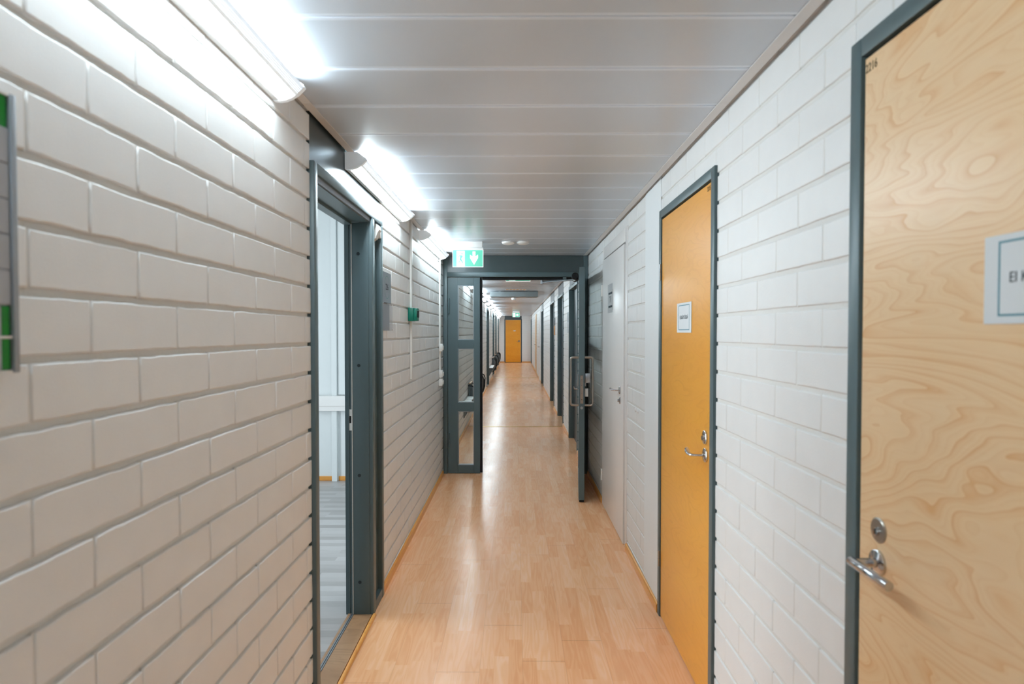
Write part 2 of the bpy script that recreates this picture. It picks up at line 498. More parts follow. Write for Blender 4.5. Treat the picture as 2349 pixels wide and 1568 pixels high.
# ceiling of metal cassettes, 0.30 m wide, run across
def ceiling():
    m = bmesh.new()
    xa, xb = XL+.035, XR-.038
    y = 1.534-.30*18
    prof = []
    while y < Y1:
        for dy, dz in ((.0, .007), (.0012, .007), (.0045, 0), (.2955, 0), (.2988, .007)):
            yy = y+dy
            if Y0-.2 < yy < Y1+.2: prof.append((yy, ZC+dz))
        y += .30
    A = [m.verts.new((xa, p[0], p[1])) for p in prof]; B = [m.verts.new((xb, p[0], p[1])) for p in prof]
    for i in range(len(prof)-1): m.faces.new((A[i], B[i], B[i+1], A[i+1]))
    for f in m.faces:
        if f.normal.z > 0: f.normal_flip()
    me = bpy.data.meshes.new('ceiling'); m.to_mesh(me); m.free(); me.materials.append(M['ceiling'])
    o = link_mesh('ceiling', me)
    tag(o, 'perforated pale metal panel ceiling with seams across the corridor', 'ceiling', kind='structure')
    MB().box(XL-.12, XR+.12, Y0-.1, Y1+.1, ZC+.04, ZC+.10).build('plenum_board', 'void', o)
ceiling()
def angle(name, x0, x1, xl, label):
    m = MB(); ya = Y0
    cuts = [2.10, 4.6, 7.2, 10, 13, 16, 19, 22, 25, 28, Y1]
    for c in cuts:
        m.box(x0, x1, ya+.0008, c-.0008, ZC-.004, ZC-.001)
        m.box(xl-.001, xl+.001, ya+.0008, c-.0008, ZC-.001, ZC+.036)
        ya = c
    return tag(m.build(name, 'ceil_trim'), label, 'trim', kind='structure')
angle('trim_1', XL+.012, XL+.042, XL+.012, 'pale angle profile along the left edge of the metal ceiling')
angle('trim_2', XR-.050, XR-.016, XR-.016, 'pale angle profile along the right edge of the metal ceiling')
for i, y in enumerate((9.373, 19.5)):
    tag(MB().box(XL+.01, XR-.01, y-.02, y+.02, .0002, .004, .0015, 1).build('trim_%d' % (3+i), 'brass', org=(0, y, 0)),
        ('brass floor strip just beyond the fire door' if i == 0 else 'brass floor strip further away near the chairs'), 'trim', kind='structure')

# smooth pilaster on the right
tag(MB().box(XR-.002, XR+.11, 3.132, 3.50, 0, ZC+.03).build('trim_5', 'plaster', org=(XR, 3.3, 0)), 'smooth white plastered pilaster beside the orange door', 'trim', kind='structure')

# baseboards
def baseboard(name, x, sgn, spans, label):
    m = MB()
    for a, b in spans:
        pr = [(x, .0), (x+sgn*.013, .0), (x+sgn*.013, .036), (x+sgn*.009, .044), (x+sgn*.003, .047), (x, .047)]
        m.prism(pr, 'Y', a, b)
    return tag(m.build(name, 'skirt'), label, 'baseboard', kind='structure')
baseboard('baseboard_left', XL+.0005, 1, [(Y0, 2.2), (3.352, YF-.062), (YF+.062, 15.69), (17.01, 19.89), (21.21, 22.49), (23.81, 25.99), (27.21, Y1)], 'varnished pine baseboard along the left wall')
baseboard('baseboard_right', XR-.0025, -1, [(Y0, .46), (1.36, 2.26), (3.137, 4.045), (5.17, YF-.062), (YF+.062, 7.24), (8.41, 9.41), (10.63, 11.61), (12.93, 16.09), (17.36, 17.99), (18.96, 21.34), (22.31, 27.59), (28.86, Y1)], 'varnished pine baseboard along the right wall')
tag(MB().box(XL, -.515, Y1-.02, Y1-.007, 0, .05).box(.31, XR, Y1-.02, Y1-.007, 0, .05).build('baseboard_far', 'skirt'), 'short pine baseboards either side of the far orange door', 'baseboard', kind='structure')

# ------------------------------------------------------------------ door 1: open doorway on the left
def doorway_left():
    r = thing('door_1', (XL, 2.78, 0), 'open grey steel doorway on the left into the bright white room', 'door', kind='structure')
    fx = XL+.015
    ya, yb = L_DOOR
    # face frame: near stile, head, far posts
    MB().box(XL-.03, fx, ya, ya+.040, 0, 2.070, .0025).build('frame_stile', 'steel', r, smooth=40)
    MB().box(XL-.03, fx, ya+.040, yb, 2.030, 2.070, .0025).build('frame_head', 'steel', r, smooth=40)
    MB().box(XL-.04, fx, 3.095, 3.150, 0, 2.0295, .0025).build('frame_stile', 'steel', r, smooth=40)
    MB().box(XL-.03, fx, 3.308, yb, 0, 2.0295, .0025).build('frame_stile', 'steel', r, smooth=40)
    MB().box(XL-.03, XL-.012, 3.150, 3.308, .05, 2.0295).build('side_panel', 'steel', r)
    MB().box(XL-.03, fx-.002, 3.150, 3.308, 0, .05, .002).build('sill_rail', 'steel', r)
    # jambs through the wall
    def jamb(name, y0, y1, flip):
        d = -1 if flip else 1        # opening side
        e = y0 if d > 0 else y1
        m = MB()
        m.box(-.828, XL-.004, y0, y1, 0, 2.006, .001)
        m.box(-.846, -.828, min(e+.010*d, e+.055*d), max(e+.010*d, e+.055*d), 0, 2.006)
        m.box(-.853, -.846, min(e+.004*d, e+.055*d), max(e+.004*d, e+.055*d), 0, 2.006)
        m.box(-.870, -.853, min(e+.016*d, e+.055*d), max(e+.016*d, e+.055*d), 0, 2.006)
        return m.build(name, 'steel', r, smooth=40)
    j = jamb('jamb', 3.090, 3.150, False)
    jamb('jamb', 2.20, 2.248, True)
    MB().box(-.8305, -.8275, 3.0865, 3.094, .01, 2.0).build('door_seal', 'white_plastic', r)
    for z in (1.847, 1.282, .722, .174):
        MB().lathe([(0, -.001), (.0075, -.001), (.0085, .001), (0, .0018)], (-.812+.018, 3.0895, z), (0, -1, 0), 16).build('screw_cap', 'hole', r, smooth=40)
    # soffit with stop
    m = MB().box(-.828, XL-.004, 2.248, 3.090, 2.006, 2.03)
    m.box(-.870, -.828, 2.248, 3.09, 1.994, 2.03)
    m.build('jamb_head', 'steel', r)
    MB().box(XL-.02, XL+.004, 2.248, 3.094, 2.010, 2.0295).build('door_stop', 'alu_matt', r)
    # strike plate on the rebated far jamb
    s = MB().box(-.848, -.829, 3.0975, 3.1015, .950, 1.058, .0015).build('strike_plate', 'white_plastic', r)
    MB().box(-.845, -.836, 3.0966, 3.098, .988, 1.024).build('strike_opening', 'rubber', s)
    # panel over the doorway
    MB().box(XL-.04, XL-.002, ya, yb, 2.070, ZC+.03).build('transom_panel', 'steel_dark', r)
    # threshold plank, seal track and rounded edge strip
    MB().box(-.826, XL+.006, 2.245, 3.092, -.001, .008, .001).build('threshold_plank', 'oak', r)
    m = MB().box(-.842, -.836, 2.245, 3.1, -.001, .010).box(-.833, -.828, 2.245, 3.1, -.001, .009)
    m.build('threshold_track', 'alu_matt', r)
    MB().box(-.8365, -.8325, 2.245, 3.1, -.001, .005).build('track_seal', 'rubber', r)
    MB().box(-.856, -.843, 2.245, 3.1, -.001, .009, .001).build('threshold_edge', 'oak', r)
    pr = [(XL+.008, 0)] + [(XL+.018+.010*math.cos(a), .002+.010*math.sin(a)) for a in [PI*(1-i/8) for i in range(9)]] + [(XL+.028, 0)]
    MB().prism(pr, 'Y', 2.247, 3.098).build('edge_strip', 'skirt', r, smooth=40)
doorway_left()

# ------------------------------------------------------------------ side room
def side_room():
    yf, xl, yn = 5.95, -3.3, 1.0
    tag(MB().box(xl, -.855, yn, yf, -.05, 0).build('floor_room', 'pale_floor'), 'pale greyish laminate floor of the side room', 'floor', kind='structure')
    m = MB().box(xl, -.85, yf, yf+.1, 0, 2.7)
    o = m.build('wall_room_far', 'roomwall')
    tag(o, 'white panelled wall seen through the open left doorway', 'wall', kind='structure')
    MB().box(-1.786, -1.735, yf-.045, yf, 0, 2.7, .002).box(-1.735, -1.729, yf-.01, yf, 0, 2.7).build('wall_post', 'roomwall', o)
    MB().box(xl, -.86, yf-.072, yf, .690, .738, .003).box(xl, -.86, yf-.082, yf, .738, .836, .003).build('cable_duct', 'white_gloss', o)
    MB().box(xl, -1.79, yf-.014, yf, 0, .042, .002).box(-1.728, -.86, yf-.014, yf, 0, .042, .002).build('pine_skirting', 'skirt', o)
    MB().box(-1.728, -.86, yf-.02, yf, .842, 2.7, .002).build('wall_board', 'roomwall', o)
    tag(MB().box(xl-.1, xl, yn, yf, 0, .8).box(xl-.1, xl, yn, yf, 2.2, 2.7).box(xl-.1, xl, yn, 1.6, .8, 2.2).box(xl-.1, xl, 5.4, yf, .8, 2.2).build('wall_room_window', 'roomwall'), 'white outer wall of the side room around its window', 'wall', kind='structure')
    tag(MB().box(xl, -.86, yn-.1, yn, 0, 2.7).build('wall_room_near', 'roomwall'), 'near white wall of the side room', 'wall', kind='structure')
    tag(MB().box(xl, -.86, yn-.1, yf+.1, 2.7, 2.8).build('ceiling_room', 'roomwall'), 'white ceiling of the side room', 'ceiling', kind='structure')
    tag(MB().box(-.88, -.855, yn, yf, ZC+.0, 2.7).build('wall_room_upper', 'roomwall'), 'white wall above the doorway inside the side room', 'wall', kind='structure')
    w = thing('window_1', (xl-.05, 3.5, .8), 'daylight window of the side room', 'window', kind='structure')
    m = MB()
    for a, b, c, d in ((1.6, 1.66, .8, 2.2), (5.34, 5.4, .8, 2.2), (1.6, 5.4, .8, .86), (1.6, 5.4, 2.14, 2.2), (3.47, 3.53, .86, 2.14)): m.box(xl-.08, xl-.02, a, b, c, d)
    m.build('window_frame', 'white_gloss', w)
    MB().box(xl-.052, xl-.048, 1.66, 5.34, .86, 2.14).build('pane', 'glass', w)
    L = bpy.data.lights.new('window_daylight', 'AREA'); L.shape = 'RECTANGLE'; L.size = 3.6; L.size_y = 1.3
    L.energy = 82; L.color = (.86, .95, 1)
    lo = bpy.data.objects.new('window_daylight', L); COL.objects.link(lo)
    lo.location = (xl+.06, 3.5, 1.5); lo.rotation_euler = (0, -PI/2, 0)
    tag(lo, 'daylight falling in through the side room window', 'daylight', kind='structure')
side_room()

# ------------------------------------------------------------------ lock furniture
def rose(parent, name, x, y, z, r, sgn, thick=.008, dome=.002, mat='chrome'):
    """round escutcheon on a door face; sgn = direction it stands out along x"""
    return MB().lathe([(0, 0), (r, 0), (r, thick-.002), (r-.0025, thick), (0, thick+dome)], (x, y, z), (sgn, 0, 0), 32).build(name, mat, parent, smooth=35)

def veneer_door(name, y0, y1, ztop, mat, label, lock_y, hinge_y, face=.006, post=.040):
    """steel lining with a flush leaf on the right wall"""
    r = thing(name, (XR, (y0+y1)/2, 0), label, 'door', kind='structure')
    fx = XR-.011
    MB().box(fx, XR+.05, y0, y0+post, 0, ztop, .002).build('frame_stile', 'steel', r, smooth=40)
    MB().box(fx, XR+.05, y1-post, y1, 0, ztop, .002).build('frame_stile', 'steel', r, smooth=40)
    MB().box(fx, XR+.05, y0+post, y1-post, ztop-post, ztop, .002).build('frame_head', 'steel', r, smooth=40)
    MB().box(XR+.046, XR+.12, y0, y1, 0, ztop).build('frame_rebate', 'rubber', r)  # black backing sheet stands in for shade in the gap round the leaf
    MB().box(fx+face, XR+.044, y0+post+.006, y1-post-.006, .008, ztop-post-.008, .0012, 1).build('door_leaf', mat, r, smooth=40)
    return r, fx+face

# door 2: the nearest, pale birch
d2, lx = veneer_door('door_2', A_Y[0], A_Y[1], 2.074, 'birch', 'pale birch door nearest on the right with a grey steel frame and chrome lever', 1.24, 1)
rose(d2, 'lock_rose', lx, 1.237, 1.048, .0255, -1, .004, .001, 'satin')
q = MB().lathe([(0, 0), (.0085, 0), (.0085, .005), (0, .006)], (lx-.004, 1.237, 1.0455), (-1, 0, 0), 20).build('lock_cylinder', 'chrome', d2, smooth=40)
MB().box(lx-.0105, lx-.009, 1.2362, 1.2378, 1.0405, 1.0505).build('keyway', 'rubber', q)
hs = rose(d2, 'handle_rose', lx, 1.237, .982, .0255, -1, .007)
MB().lathe([(0, 0), (.010, 0), (.010, .012), (.0085, .014), (.0085, .048), (0, .048)], (lx-.006, 1.237, .982), (-1, 0, 0), 24).build('handle_neck', 'chrome', hs, smooth=40)
p = Vector((lx-.052, 1.247, .982))
MB().lathe([(0, 0), (.0085, 0), (.0095, .0012), (.0095, .128), (.0085, .1292), (0, .1292)], p, (0, -1, 0), 28).build('handle_lever', 'chrome', hs, smooth=40)
lettering('door_number', '2216', .026, 'stain', d2, on_right(lx-.0006, 1.283, 2.002), font_w=.8)
# stain mark of an older sign
# door 3: orange birch
d3, lx3 = veneer_door('door_3', B_Y[0], B_Y[1], 2.066, 'birch_orange', 'orange birch door with a grey frame and paper notice beside the pilaster', 2.36, 3)
rose(d3, 'lock_rose', lx3, 2.368, 1.042, .027, -1, .008)
q = MB().lathe([(0, 0), (.011, 0), (.010, .007), (0, .008)], (lx3-.008, 2.368, 1.040), (-1, 0, 0), 20).build('lock_cylinder', 'chrome', d3, smooth=40)
hs = rose(d3, 'handle_rose', lx3, 2.362, .974, .027, -1, .008)
pth = [(lx3-.006, 2.362, .974), (lx3-.030, 2.362, .974), (lx3-.044, 2.366, .973), (lx3-.053, 2.380, .972), (lx3-.056, 2.40, .973), (lx3-.054, 2.425, .976), (lx3-.049, 2.45, .981), (lx3-.046, 2.462, .984)]
MB().tube(pth, [.009, .008, .008, .009, .010, .0105, .0095, .006], 14, .62, (1, .3, 0)).build('handle_lever', 'chrome', hs, smooth=50)
lettering('door_number', '2215', .026, 'stain', d3, on_right(lx3-.0006, 2.345, 1.998), font_w=.8)
for z in (1.755, .30):
    MB().lathe([(0, 0), (.006, 0), (.006, .040), (0, .040)], (XR-.013, 3.096, z-.042), (0, 0, 1), 14).lathe([(0, 0), (.006, 0), (.006, .038), (0, .038)], (XR-.013, 3.096, z+.001), (0, 0, 1), 14).build('hinge', 'alu', d3, smooth=40)

# paper notices in clear sleeves
def notice(name, x, y0, y1, z0, z1, label, text, cat='notice', tilt=0.0):
    r = thing(name, (x, (y0+y1)/2, (z0+z1)/2), label, cat)
    MB().box(x-.0022, x-.0004, y0, y1, z0, z1).build('paper', 'paper', r)
    iy, iz = (y1-y0)*.125, (z1-z0)*.085
    a, b, c, d = y0+iy, y1-iy, z0+iz, z1-iz*.85
    w = .0032
    m = MB()
    for p, q_, s, t in ((a, b, c, c+w), (a, b, d-w, d), (a, a+w, c+w, d-w), (b-w, b, c+w, d-w)): m.box(x-.0026, x-.0021, p, q_, s, t)
    m.build('border_line', 'teal_line', r)
    lettering('lettering', text, .0225, 'grey_print', r, on_right(x-.0027, (y0+y1)/2, (z0+z1)/2+.001), font_w=.95)
    return r
notice('door_notice', lx3, 2.565, 2.790, 1.449, 1.580, 'white paper notice with teal border on the orange door', 'EI KÄYTÖSSÄ')
notice('door_notice', lx, .742, .966, 1.463, 1.598, 'white paper notice with teal border cut by the right edge on the pale birch door', 'EI KÄYTÖSSÄ')

# ------------------------------------------------------------------ door 4: white flush door
def white_door():
    r = thing('door_4', (XR, 4.6, 0), 'white flush door with chrome lever and small sign on the right', 'door', kind='structure')
    fx = XR-.004
    MB().box(fx, XR+.05, C_Y[0], C_Y[0]+.075, 0, 2.157, .002).build('frame_stile', 'white_gloss', r, smooth=40)
    MB().box(fx, XR+.05, C_Y[1]-.03, C_Y[1], 0, 2.157, .002).build('frame_stile', 'white_gloss', r, smooth=40)
    MB().box(fx+.001, XR+.05, C_Y[0]+.077, C_Y[1]-.03, 2.062, 2.157, .002).build('frame_head', 'white_gloss', r, smooth=40)
    MB().box(XR+.05, XR+.12, C_Y[0], C_Y[1], 0, 2.157).build('frame_rebate', 'void', r)
    x = fx-.008
    MB().box(x, XR+.03, 4.139, 5.138, .008, 2.047, .0018).build('door_leaf', 'white_gloss', r, smooth=40)
    for z in (1.80, .25):
        MB().lathe([(0, 0), (.007, 0), (.007, .095), (0, .095)], (x-.004, 5.143, z-.047), (0, 0, 1), 14).build('hinge', 'white_plastic', r, smooth=40)
    h = rose(r, 'handle_rose', x, 4.262, 1.046, .026, -1, .008)
    pth = [(x-.006, 4.262, 1.046), (x-.030, 4.262, 1.046), (x-.042, 4.268, 1.046), (x-.048, 4.285, 1.046), (x-.050, 4.33, 1.047), (x-.050, 4.375, 1.049)]
    MB().tube(pth, [.008, .008, .008, .009, .0095, .008], 14, .7, (1, .3, 0)).build('handle_lever', 'chrome', h, smooth=50)
    k = rose(r, 'lock_rose', x, 4.252, .976, .024, -1, .007)
    MB().box(x-.02, x-.007, 4.249, 4.255, .966, .986, .002).build('thumb_turn', 'chrome', k, smooth=40)
    # sign
    s = thing('toilet_sign', (x, 4.70, 1.70), 'small plastic sign with two dark bars on the white door', 'sign')
    MB().box(x-.004, x-.0003, 4.585, 4.795, 1.620, 1.775, .001).build('plate', 'white_plastic', s)
    MB().box(x-.0048, x-.0038, 4.60, 4.78, 1.742, 1.757).build('bar', 'grey_print', s)
    MB().box(x-.0048, x-.0038, 4.60, 4.78, 1.640, 1.656).build('bar', 'grey_print', s)
    lettering('lettering', 'TV', .072, 'grey_print', s, on_right(x-.0045, 4.69, 1.699))
    MB().box(x-.006, x-.0052, 4.575, 4.805, 1.600, 1.820).build('clear_sleeve', 'acrylic', s)
white_door()

# ------------------------------------------------------------------ door 5: glazed fire door across the corridor
def fire_door():
    r = thing('door_5', (0, YF, 0), 'grey steel fire door screen with glazed leaves standing open across the corridor', 'door', kind='structure')
    ya, yb = YF, YF+.115
    zt = ZC-.004
    MB().box(XL+.004, -.694, ya, yb, 0, zt, .003).build('frame_stile', 'steel', r, smooth=40)
    MB().box(.694, XR-.003, ya, yb, 0, zt, .003).build('frame_stile', 'steel', r, smooth=40)
    MB().box(-.694, .694, ya+.008, yb, 2.064, zt).build('header_panel', 'steel_dark', r)
    m = MB().box(-.694, .694, ya, yb, 2.016, 2.0635, .002)
    m.build('frame_head', 'steel', r, smooth=40)
    MB().box(-.336, .69, ya+.045, yb, 1.990, 2.0155).build('head_seal', 'rubber', r)
    PZ = ((1.374, 1.930), (.731, 1.285), (.086, .642))
    # narrow fixed leaf
    def framed(name, u0, u1, a, b, xf, parent, z0=.014, z1=2.010, th=.05):
        """leaf as one mesh: stiles and rails round three panes, xf maps (u, w, z) to world"""
        m = MB(); B = []
        def bx(p, q, s, t):
            c = len(m.b.verts)
            m.box(p, q, 0, th, s, t, .0015, 1)
        bx(u0, a, z0, z1); bx(b, u1, z0, z1)
        zs = [z0]+[v for pz in reversed(PZ) for v in pz]+[z1]
        for i in range(0, 8, 2): bx(a, b, zs[i], zs[i+1])
        m.b.transform(xf)
        lf = m.build(name, 'steel', parent, smooth=40)
        for pz in PZ:
            g = MB().box(a-.004, b+.004, th/2-.003, th/2+.003, pz[0]-.004, pz[1]+.004); g.b.transform(xf)
            g.build('glass_pane', 'glass', lf)
            e = MB(); q = .007
            for p0, p1, s, t in ((a, a+q, pz[0], pz[1]), (b-q, b, pz[0], pz[1]), (a+q, b-q, pz[0], pz[0]+q), (a+q, b-q, pz[1]-q, pz[1])): e.box(p0, p1, .004, th-.004, s, t)
            e.b.transform(xf); e.build('glazing_bead', 'alu_matt', lf)
        return lf
    nl = framed('narrow_leaf', -.690, -.361, -.588, -.423, Matrix.Translation((0, ya+.006, 0)), r, .005)
    MB().box(-.361, -.338, ya+.030, ya+.072, .006, 2.012).build('edge_seal', 'rubber', nl)
    for z in (1.72, .34):
        MB().lathe([(0, 0), (.0085, 0), (.0085, .155), (0, .155)], (-.678, ya-.006, z-.077), (0, 0, 1), 16).build('hinge', 'steel', nl, smooth=40)
    # wide leaf, swung open towards the camera along the right wall
    hx, hy = .668, ya-.004
    ex, ey = .565, 5.182
    d = Vector((ex-hx, ey-hy, 0)); wlen = d.length; d.normalize()
    nrm = Vector((0, 0, 1)).cross(d)           # thickness direction
    th = .05
    xf = Matrix(((d.x, nrm.x, 0, hx-nrm.x*th/2), (d.y, nrm.y, 0, hy-nrm.y*th/2), (0, 0, 1, 0), (0, 0, 0, 1)))
    wl = framed('swing_leaf', 0, wlen, .105, wlen-.115, xf, r, .020, 2.004, th)
    def W(m): m.b.transform(xf); return m
    W(MB().box(wlen-.06, wlen+.002, .004, th-.004, .006, .019)).build('kick_seal', 'rubber', wl)
    W(MB().box(wlen, wlen+.003, .012, th-.012, .845, 1.085, .001, 1)).build('lock_plate', 'satin', wl)
    for z in (1.05, 1.0, .93, .88): W(MB().lathe([(0, 0), (.005, 0), (.004, .002), (0, .002)], (wlen+.003, th/2, z), (1, 0, 0), 12)).build('screw_head', 'chrome', wl)
    W(MB().lathe([(0, 0), (.012, 0), (.012, .002), (0, .003)], (wlen, th/2, .808), (1, 0, 0), 18)).build('door_stud', 'alu', wl)
    # pull bars both sides: w<0 is one face, w>th the other
    for s in (-1, 1):
        w0 = 0 if s < 0 else th; w1 = w0+s*.068
        u = wlen-.055
        z0, z1 = .826, 1.236
        pth = [(u, w0, z0)] + [(u, w1-s*.018+s*.018*math.sin(a), z0+.018-.018*math.cos(a)) for a in (0, PI/6, PI/3, PI/2)]
        pth += [(u, w1, z1-.03)] + [(u, w1-s*.018+s*.018*math.cos(a), z1-.018+.018*math.sin(a)) for a in (0, PI/6, PI/3, PI/2)] + [(u, w0, z1)]
        W(MB().tube(pth, .0105, 14, 1.0, (1, 0, 0))).build('pull_handle', 'satin', wl, smooth=50)
        W(MB().box(u-.03, u+.02, min(w0, w0+s*.012), max(w0, w0+s*.012), .99, 1.09, .002)).build('lock_case', 'alu', wl)
    # which face looks to the corridor middle
    mid = -1 if (xf @ Vector((wlen, -1, 0))).x < (xf @ Vector((wlen, 1, 0))).x else 1
    w0 = 0 if mid < 0 else th
    W(MB().tube([(wlen-.055, w0+mid*.010, .966), (wlen-.055, w0+mid*.036, .966), (wlen-.055, w0+mid*.042, .985)], .006, 10, 1.0, (1, 0, 0))).build('thumb_turn', 'chrome', wl, smooth=50)
    # other side lock block
    w2 = th if mid < 0 else 0
    W(MB().box(wlen-.11, wlen-.03, min(w2, w2-mid*.045), max(w2, w2-mid*.045), 1.02, 1.10, .004)).build('lock_block', 'alu', wl, smooth=40)
    W(MB().box(wlen-.10, wlen-.04, min(w2, w2-mid*.030), max(w2, w2-mid*.030), .90, .97, .004)).build('lock_block', 'white_plastic', wl, smooth=40)
    # closer on the corridor face near the hinge, with folded arm to the head
    cu0, cu1 = .30, .60
    cl = W(MB().lathe([(0, 0), (.027, 0), (.032, .006), (.032, cu1-cu0-.006), (.027, cu1-cu0), (0, cu1-cu0)], (cu0, w0+mid*.033, 1.970), (1, 0, 0), 24)).build('closer_body', 'rubber', wl, smooth=40)
    a0 = xf @ Vector((cu1-.10, w0+mid*.036, 1.966))
    MB().lathe([(0, 0), (.016, 0), (.016, .034), (0, .034)], a0-Vector((0, 0, .030)), (0, 0, 1), 18).build('closer_spindle', 'alu', cl, smooth=40)
    el = Vector((.255, 5.86, 1.926)); hd = Vector((.50, YF-.010, 1.985))
    a1 = a0-Vector((0, 0, .022))
    MB().tube([a1, el], .0075, 10).tube([el+Vector((0, 0, .012)), hd], .0075, 10).lathe([(0, -.012), (.013, -.012), (.013, .022), (0, .022)], el, (0, 0, 1), 14).build('closer_arm', 'alu_matt', cl, smooth=40)
    MB().box(.485, .520, YF-.016, YF-.001, 1.978, 2.012, .002).build('arm_bracket', 'steel', cl)
    return r
fire_door()

# ------------------------------------------------------------------ fluorescent lights
L_PITCH, L_LEN, L_Y = 2.027, 1.262, .628
def make_light():
    xb = XL+.0015
    r = thing('wall_mounted_light', (XL, 0, ZC-.045), '', 'light', 'fluorescent lights along the left wall')
    zt, zb = ZC-.006, ZC-.079
    curve = [(xb, zb+.002), (XL+.022, zb), (XL+.040, zb+.003), (XL+.058, zb+.010), (XL+.074, zb+.020), (XL+.088, zb+.033), (XL+.095, zb+.041)]
    top = [(XL+.093, zb+.047), (XL+.058, zt), (xb, zt)]
    cap = curve+top
    # housing body (back and top), slightly inside
    e = .018
    MB().prism([(xb, zb+.003), (XL+.020, zb+.002), (XL+.020, zb+.012), (XL+.012, zt-.004), (xb, zt-.004)], 'Y', e*.5, L_LEN-e*.5).build('housing', 'cap', r)
    def grow(pts, k):
        cx = sum(p[0] for p in pts)/len(pts); cz = sum(p[1] for p in pts)/len(pts)
        return [(max(xb, cx+(p[0]-cx)*k), cz+(p[1]-cz)*k) for p in pts]
    for y in (0, L_LEN-e):
        MB().prism(grow(cap, 1.03), 'Y', y, y+e).build('end_cap', 'cap_glow', r)
    ins = .0022
    dz = [(p[0], p[1]+ins) for p in curve[1:4]]+[(XL+.069, zb+.0185)]
    MB().strip(dz, 'Y', e, L_LEN-e).build('diffuser', 'lamp', r, smooth=60)
    # rim between diffuser and prism
    MB().prism([(XL+.069, zb+.0160), (XL+.0765, zb+.0220), (XL+.0765, zb+.0260), (XL+.069, zb+.0210)], 'Y', e, L_LEN-e).build('rim', 'lamp_rim', r)
    # ribbed front prism: a lit band parted by thin ribs, and the open upper prism towards the ceiling
    pA, pB, pC = Vector((XL+.0765, zb+.0235)), Vector((XL+.0880, zb+.0340)), Vector((XL+.0945, zb+.0430))
    MB().strip([tuple(pA), tuple(pB), tuple(pC)], 'Y', e, L_LEN-e).build('front_prism', 'lamp_front', r)
    MB().strip([tuple(pC), (XL+.058, zt)], 'Y', e, L_LEN-e).build('upper_prism', 'lamp_up', r)
    for i in range(6):
        t = (i+.5)/6*2
        p = pA.lerp(pB, t) if t < 1 else pB.lerp(pC, t-1)
        MB().box(p.x-.0002, p.x+.0016, e, L_LEN-e, p.y-.0016, p.y+.0002).build('rib', 'lamp_rib', r)
    return r
proto = make_light()
first = True
for k in range(-1, 15):
    y = L_Y+L_PITCH*k
    if y+L_LEN > Y1: continue
    lab = {-2: 'fluorescent wall light furthest behind the viewer', -1: 'fluorescent wall light just behind the viewer',
           0: 'nearest bright fluorescent light at the top left corner of the view', 1: 'fluorescent light mounted over the open left doorway',
           2: 'fluorescent light just before the green exit sign and fire door'}.get(k)
    if lab is None:
        w = ['first', 'second', 'third', 'fourth', 'fifth', 'sixth', 'seventh', 'eighth', 'ninth', 'tenth', 'eleventh', 'twelfth'][k-3]
        lab = w+' fluorescent light on the left wall beyond the fire door'
    if first: proto.location.y = y; proto['label'] = lab; first = False
    else:
        c = copy_thing(proto, (XL, y, ZC-.045), label=lab)
        if k == 0:                     # dimmed below its neighbours so the near right wall renders darker
            for ch in c.children:
                if ch.name.startswith(('diffuser', 'upper_prism')):
                    ch.material_slots[0].link = 'OBJECT'; ch.material_slots[0].material = M['lamp_dim'] if ch.name.startswith('diff') else M['lamp_dim_up']

# ------------------------------------------------------------------ exit signs
def exit_sign(x0, x1, y, label, arrow, z0=2.017, z1=2.160):
    r = thing('exit_sign', ((x0+x1)/2, y, ZC), label, 'exit sign', 'green exit signs under the ceiling')
    MB().box(x0+.012, x1-.004, y-.002, y+.070, 2.182, ZC-.001, .002).build('housing', 'white_plastic', r, smooth=40)
    MB().box(x0+.004, x1+.003, y-.004, y+.050, 2.163, 2.181, .002).build('lamp_rail', 'white_plastic', r, smooth=40)
    yf = y+.006
    w, h = x1-x0, z1-z0
    MB().box(x0, x1, yf, yf+.010, z0, z1, .001, 1).build('sign_panel', 'exit_green', r)
    e = MB(); q = .0035
    for a, b, c, d in ((x0-q, x0, z0-q, z1), (x1, x1+q, z0-q, z1), (x0, x1, z0-q, z0), (x0, x1, z1, z1+q)): e.box(a, b, yf-.002, yf+.012, c, d)
    e.build('sign_edge', 'exit_white', r)
    yy = yf-.0012
    def pl(m, pts, dy=0.0):
        m.prism([(x0+p[0]*w, z0+p[1]*h) for p in pts], 'Y', yy+dy-.0006, yy+dy)
    # white doorway
    m = MB(); pl(m, [(.12, .03), (.395, .03), (.395, .95), (.12, .95)]); m.build('doorway_mark', 'exit_white', r)
    # running figure in green
    f = MB(); k = -.0008
    cx, cz = .300, .775
    pl(f, [(cx+.024*math.cos(i*PI/7), cz+.044*math.sin(i*PI/7)) for i in range(14)], k)
    pl(f, [(.232, .68), (.305, .68), (.300, .56), (.282, .46), (.235, .46), (.240, .56)], k)
    pl(f, [(.24, .68), (.22, .685), (.165, .57), (.182, .54), (.225, .635), (.245, .62)], k)
    pl(f, [(.295, .685), (.308, .655), (.335, .575), (.392, .575), (.392, .548), (.325, .545), (.288, .63)], k)
    pl(f, [(.258, .47), (.283, .46), (.345, .215), (.322, .195), (.25, .40)], k)
    pl(f, [(.235, .47), (.262, .46), (.245, .33), (.245, .29), (.175, .235), (.165, .262), (.222, .33)], k)
    f.build('running_figure', 'exit_green', r)
    # arrow
    A = [(-.048, .42), (.048, .42), (.048, .10), (.135, .23), (.135, .02), (0, -.38), (-.135, .02), (-.135, .23), (-.048, .10)]
    if arrow == 'down': pts = [(.705+p[0], .50+p[1]) for p in A]
    else: pts = [(.70-p[1]*h/w, .50+p[0]*w/h) for p in A]
    m = MB(); pl(m, pts); m.build('arrow', 'exit_white', r)
    return r
exit_sign(-.538, -.280, 5.275, 'lit green exit sign with down arrow in front of the fire door header', 'down')
exit_sign(-.102, .163, 6.74, 'green exit sign just behind the fire door header showing only its bottom edge', 'down')
